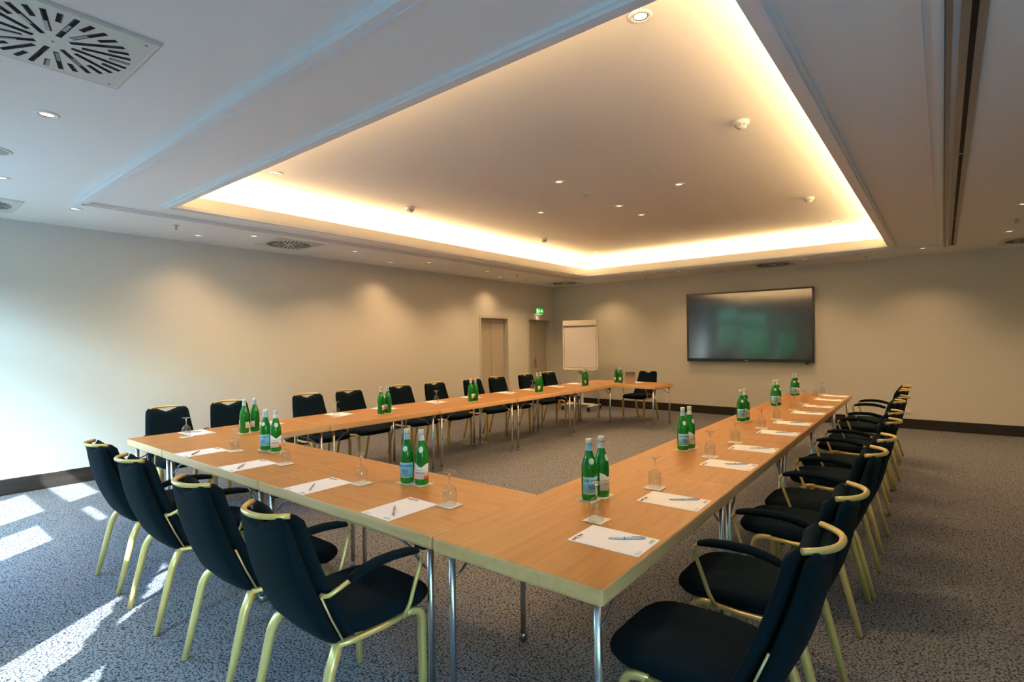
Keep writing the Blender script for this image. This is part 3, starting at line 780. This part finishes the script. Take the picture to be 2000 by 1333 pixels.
# upside-down goblet, rim on the coaster: outer then inner wall
bowl = [(.0310, 0), (.0335, .02), (.0355, .045), (.0335, .070), (.026, .089), (.014, .099), (.0055, .104)]
inner = [(.0295, 0), (.032, .02), (.034, .045), (.032, .069), (.0245, .087), (.012, .0955), (.0004, .098)]
obj('bowl', MB().loft([[(r * math.cos(2 * PI * j / 24), r * math.sin(2 * PI * j / 24), z) for j in range(24)] for r, z in inner[::-1] + bowl], 0, True, False), M['thin'], gob)
obj('stem', MB().lathe([(.0054, .1045), (.0042, .112), (.0038, .125), (.0042, .142), (.0062, .152), (.010, .1555)], 14, cap=True), M['glass'], gob)
obj('foot', MB().lathe([(.0005, .156), (.012, .1562), (.026, .1600), (.0345, .1640), (.0355, .1655), (.034, .1665), (.02, .1660), (.0005, .1650)], 28), M['thin'], gob)

BH = .305
prof = [(.0005, .002), (.030, 0), (.0375, .003), (.0395, .010), (.0395, .150), (.0385, .168), (.0335, .192), (.0255, .216), (.0185, .238), (.0150, .258), (.0142, .280), (.0142, .286)]
def wrap(me, r, zc, a0=0.0, off_=.0003):
    for v in me.vertices:
        a = a0 + v.co.x / r; rr = r + off_ + v.co.z
        v.co = Vector((rr * math.sin(a), -rr * math.cos(a), zc + v.co.y))
def patch(r, a0, a1, ztop, zbot, n=20, t=.0003):
    """label round the bottle, centred on -y; ztop/zbot functions of u in -1..1"""
    mb = MB(); vs = []
    for k in range(n + 1):
        u = -1 + 2 * k / n; a = lerp(a0, a1, k / n)
        for z in (zbot(u), ztop(u)):
            for rr in (r, r + t): vs.append((rr * math.sin(a), -rr * math.cos(a), z))
    fs = []
    for k in range(n):
        o = 4 * k; p = o + 4
        fs += [(o + 1, p + 1, p + 3, o + 3), (o, o + 2, p + 2, p), (o + 2, o + 3, p + 3, p + 2), (o, p, p + 1, o + 1)]
    return mb.add(vs, fs, 0, True)
def badge(rad, zc, r, sx, sz, a0=0.0, n=18, slope=.3):
    vs = [(0, 0, 0)]; mb = MB(); ring = []
    def on(px, pz):
        z = zc + pz; rr = rad(z) + .0006; a = a0 + px / max(rr, .01); return (rr * math.sin(a), -rr * math.cos(a), z)
    vs = [on(0, 0)] + [on(sx * math.cos(2 * PI * k / n), sz * math.sin(2 * PI * k / n)) for k in range(n)] 
    vs += [on(sx * .5 * math.cos(2 * PI * k / n), sz * .5 * math.sin(2 * PI * k / n)) for k in range(n)]
    fs = []
    for k in range(n):
        k2 = (k + 1) % n
        fs += [(1 + k, 1 + k2, 1 + n + k2, 1 + n + k), (0, 1 + n + k, 1 + n + k2)]
    return mb.add(vs, fs, 0, True)
def prad(z):
    for (r0, z0_), (r1, z1_) in zip(prof[1:], prof[2:]):
        if z0_ <= z <= z1_: return r0 + (r1 - r0) * (z - z0_) / (z1_ - z0_)
    return prof[-1][0]
def bottle(kind):
    b = thing('water_bottle', '', 'bottle')
    obj('glass_body', MB().lathe(prof, 28, cap=True), M['bottle'], b)
    obj('screw_cap', MB().lathe([(.0155, .281), (.0162, .283), (.0162, BH - .002), (.0150, BH), (.0005, BH)], 20), M['silver'], b)
    obj('neck_foil', MB().lathe([(prad(.246) + .0004, .246), (prad(.262) + .0004, .262), (.0148, .279)], 20), M['bluecap'] if kind else M['lab'], b)
    if kind:
        fl = obj('front_label', patch(.0396, -1.25, 1.25, lambda u: .118, lambda u: .034), M['blue'], b)
        obj('label_border', patch(.03985, -1.25, 1.25, lambda u: .1175, lambda u: .1145), M['lab'], fl)
        obj('label_border', patch(.03985, -1.25, 1.25, lambda u: .0375, lambda u: .0345), M['lab'], fl)
        tm = textmesh('S.PELLEGRINO', .0135, 'label_lettering', .0003, .25); wrap(tm, .0399, .099); tm.materials.clear(); tm.materials.append(M['ink']); link('label_lettering', tm, fl)
        tm = textmesh('NATURAL\nMINERAL\nWATER', .0095, 'label_small_print', .0001, .1); wrap(tm, .0399, .070); tm.materials.clear(); tm.materials.append(M['ink']); link('label_small_print', tm, fl)
        st = MB(); n = 10; vs = [(0, 0, 0)]
        for k in range(n):
            rr = .0055 if k % 2 == 0 else .0023; vs.append((rr * math.sin(2 * PI * k / n), rr * math.cos(2 * PI * k / n), 0))
        me = MB().add(vs, [(0, 1 + k, 1 + (k + 1) % n) for k in range(n)]).mesh('red_star', M['redink']); wrap(me, .0399, .050); link('red_star', me, fl)
        obj('shoulder_badge', badge(prad, .196, 0, .0135, .015), M['lab'], b)
        obj('back_label', patch(.0396, PI - .5, PI + .5, lambda u: .100, lambda u: .045), M['lab'], b)
    else:
        fl = obj('front_label', patch(.0396, -1.25, 1.25, lambda u: .118 - .018 * math.exp(-(u * 2.4) ** 2) + .007 * u * u * (1 if u < 0 else .3), lambda u: .034), M['lab'], b)
        tm = textmesh('ACQUA', .0105, 'label_lettering'); wrap(tm, .0399, .084, -.25); tm.materials.clear(); tm.materials.append(M['ink']); link('label_lettering', tm, fl)
        tm = textmesh('PANNA', .0150, 'label_lettering', .0004); wrap(tm, .0399, .068, -.2); tm.materials.clear(); tm.materials.append(M['redink']); link('label_lettering', tm, fl)
        obj('orange_block', patch(.0399, .45, 1.25, lambda u: .054, lambda u: .034, 8), M['orange'], fl)
        obj('shoulder_badge', badge(prad, .198, 0, .0135, .017), M['lab'], b)
        obj('back_label', patch(.0396, PI - .5, PI + .5, lambda u: .100, lambda u: .045), M['coaster'], b)
    return b
BT = {1: bottle(1), 0: bottle(0)}
first = {}
def put(key, src, loc, rz, label, group):
    if key not in first:
        first[key] = 1; src.location = loc; src.rotation_euler = (0, 0, rz); src['label'] = label; src['group'] = group; return src
    return dup(src, loc, rz, label, group)
def setting(x, y, rz, where, row, withpen=True, coaster=None, pstyle=0, glass=True):
    """rz turns local +y (away from the sitter)"""
    c, s = math.cos(rz), math.sin(rz)
    def w(px, py): return (x + px * c - py * s, y + px * s + py * c)
    put('pad', pad, (x, y, ZT), rz, 'white notepad with dark heading, ' + where, 'notepads on the ' + row)
    if withpen:
        if pstyle == 0: px, py, pa = .035, -.04, rz + PI + .65
        else: px, py, pa = .012, -.045, rz + PI + .85
        a, b_ = w(px, py)
        put('pen%d' % pstyle, pen2 if pstyle else pen, (a, b_, ZT + .0063), pa, ('slim grey pen' if pstyle else 'pale blue pen') + ' on the notepad, ' + where, 'pens on the ' + row)
    if glass:
        cx, cy = coaster if coaster else w(.160, .178)
        put('coaster', coast, (cx, cy, ZT + .0018), rz + random.uniform(-.06, .06), 'square cream coaster under the upturned glass, ' + where, 'glass coasters on the ' + row)
        put('goblet', gob, (cx, cy, ZT + .0034), 0, 'upturned stemmed water glass, ' + where, 'water glasses on the ' + row)
def pair(x1, y1, x2, y2, rz1, rz2, where, row, kinds=(1, 0)):
    for (x, y, rz, k) in ((x1, y1, rz1, kinds[0]), (x2, y2, rz2, kinds[1])):
        put('bc', coast if 'coaster' not in first else coast, (x, y, ZT), 0, '', '') if False else None
        o = dup(coast, (x, y, ZT), rz_row[row] + random.uniform(-.05, .05), 'cream coaster under the %s water bottle, %s' % ('blue-label' if k else 'white-label', where), 'bottle coasters on the ' + row)
        put('b%d' % k, BT[k], (x, y, ZT + .0016), rz, 'green water bottle with %s label, %s' % ('sky-blue' if k else 'white-orange', where), 'water bottles on the ' + row)
rz_row = {'near row': 0, 'left row': PI / 2, 'right row': PI / 2, 'far table': 0}
# near row, four places
for k, (x, y) in enumerate([(-4.311, 1.652), (-3.585, 1.652), (-2.745, 1.657), (-2.046, 1.665)]):
    cs = [(-4.142, 1.818), (-3.422, 1.822), (-2.586, 1.829), (-1.886, 1.842)][k]
    setting(x, y, .0, 'near table row, %s place from left' % ordn[k], 'near row', True, cs, 1)
# right row
RP = [(1.916, -1.033), (2.56, -1.045), (3.50, -1.066), (4.11, -1.078), (4.92, -1.09), (5.555, -1.108), (6.40, -1.125), (7.08, -1.142), (7.90, -1.155), (8.47, -1.165)]
for k, (y, x) in enumerate(RP):
    cs = (x - .172, y + .165)
    setting(x, y, PI / 2 + RS, 'right table row, %s place from the camera end' % ordn[k], 'right row', True, cs, 0)
# left row
LP = [1.992, 2.645, 3.471, 4.10, 4.94, 5.634, 6.44, 7.03, 7.80, 8.46]
for k, y in enumerate(LP):
    setting(-5.305, y, -PI / 2, 'left table row, %s place from the camera end' % ordn[k], 'left row', k == 0, (-5.13, y - .15), 1)
setting(-4.50, 9.31, PI, 'crosswise far table', 'far table', False, None, 1, False)
# bottle pairs; rz turns the front label (local -y) about z
def face(x, y, extra=0.0):
    return math.atan2(-x, y) + extra          # label towards the camera
W_ = 'left pair on the near row'
pair(-4.007, 1.985, -3.885, 2.000, face(-4, 2, -.55), face(-3.9, 2, .1), 'left pair of the near table row', 'near row')
pair(-2.395, 2.005, -2.300, 2.030, face(-2.39, 2, -.35), face(-2.3, 2.0, -.15), 'right pair of the near table row', 'near row')
for k, (a, c) in enumerate([(2.335, 2.43), (3.79, 3.88), (5.42, 5.51), (6.85, 6.94), (8.17, 8.26)]):
    xx = -1.392 - (a - 2.33) * .039
    xx = [-1.392, -1.475, -1.530, -1.557, -1.61][k]
    pair(xx, a, xx + .016, c, face(xx, a, .38), face(xx, c, 1.0), '%s pair from the camera on the right row' % ordn[k], 'right row')
for k, (a, c) in enumerate([(2.245, 2.345), (3.755, 3.86), (5.225, 5.325), (6.73, 6.83), (8.12, 8.215)]):
    pair(-4.935, c, -4.925, a, face(-4.9, c, 2.6), face(-4.9, a, -2.4), '%s pair from the camera on the left row' % ordn[k], 'left row')
pair(-4.79, 9.06, -4.695, 9.05, 2.8, 3.4, 'crosswise far table', 'far table')
# table card
cd = thing('card_holder', 'upright acrylic card holder on the crosswise far table', 'card holder', (-4.50, 9.05, ZT), .35)
obj('printed_card', MB().box(-.085, .085, -.004, .0, .006, .205), M['card'], cd)
obj('acrylic_stand', MB().box(-.088, .088, 0, .003, 0, .21).box(-.088, .088, -.0075, -.0045, 0, .21).box(-.088, .088, -.03, .03, 0, .003), M['thin'], cd)
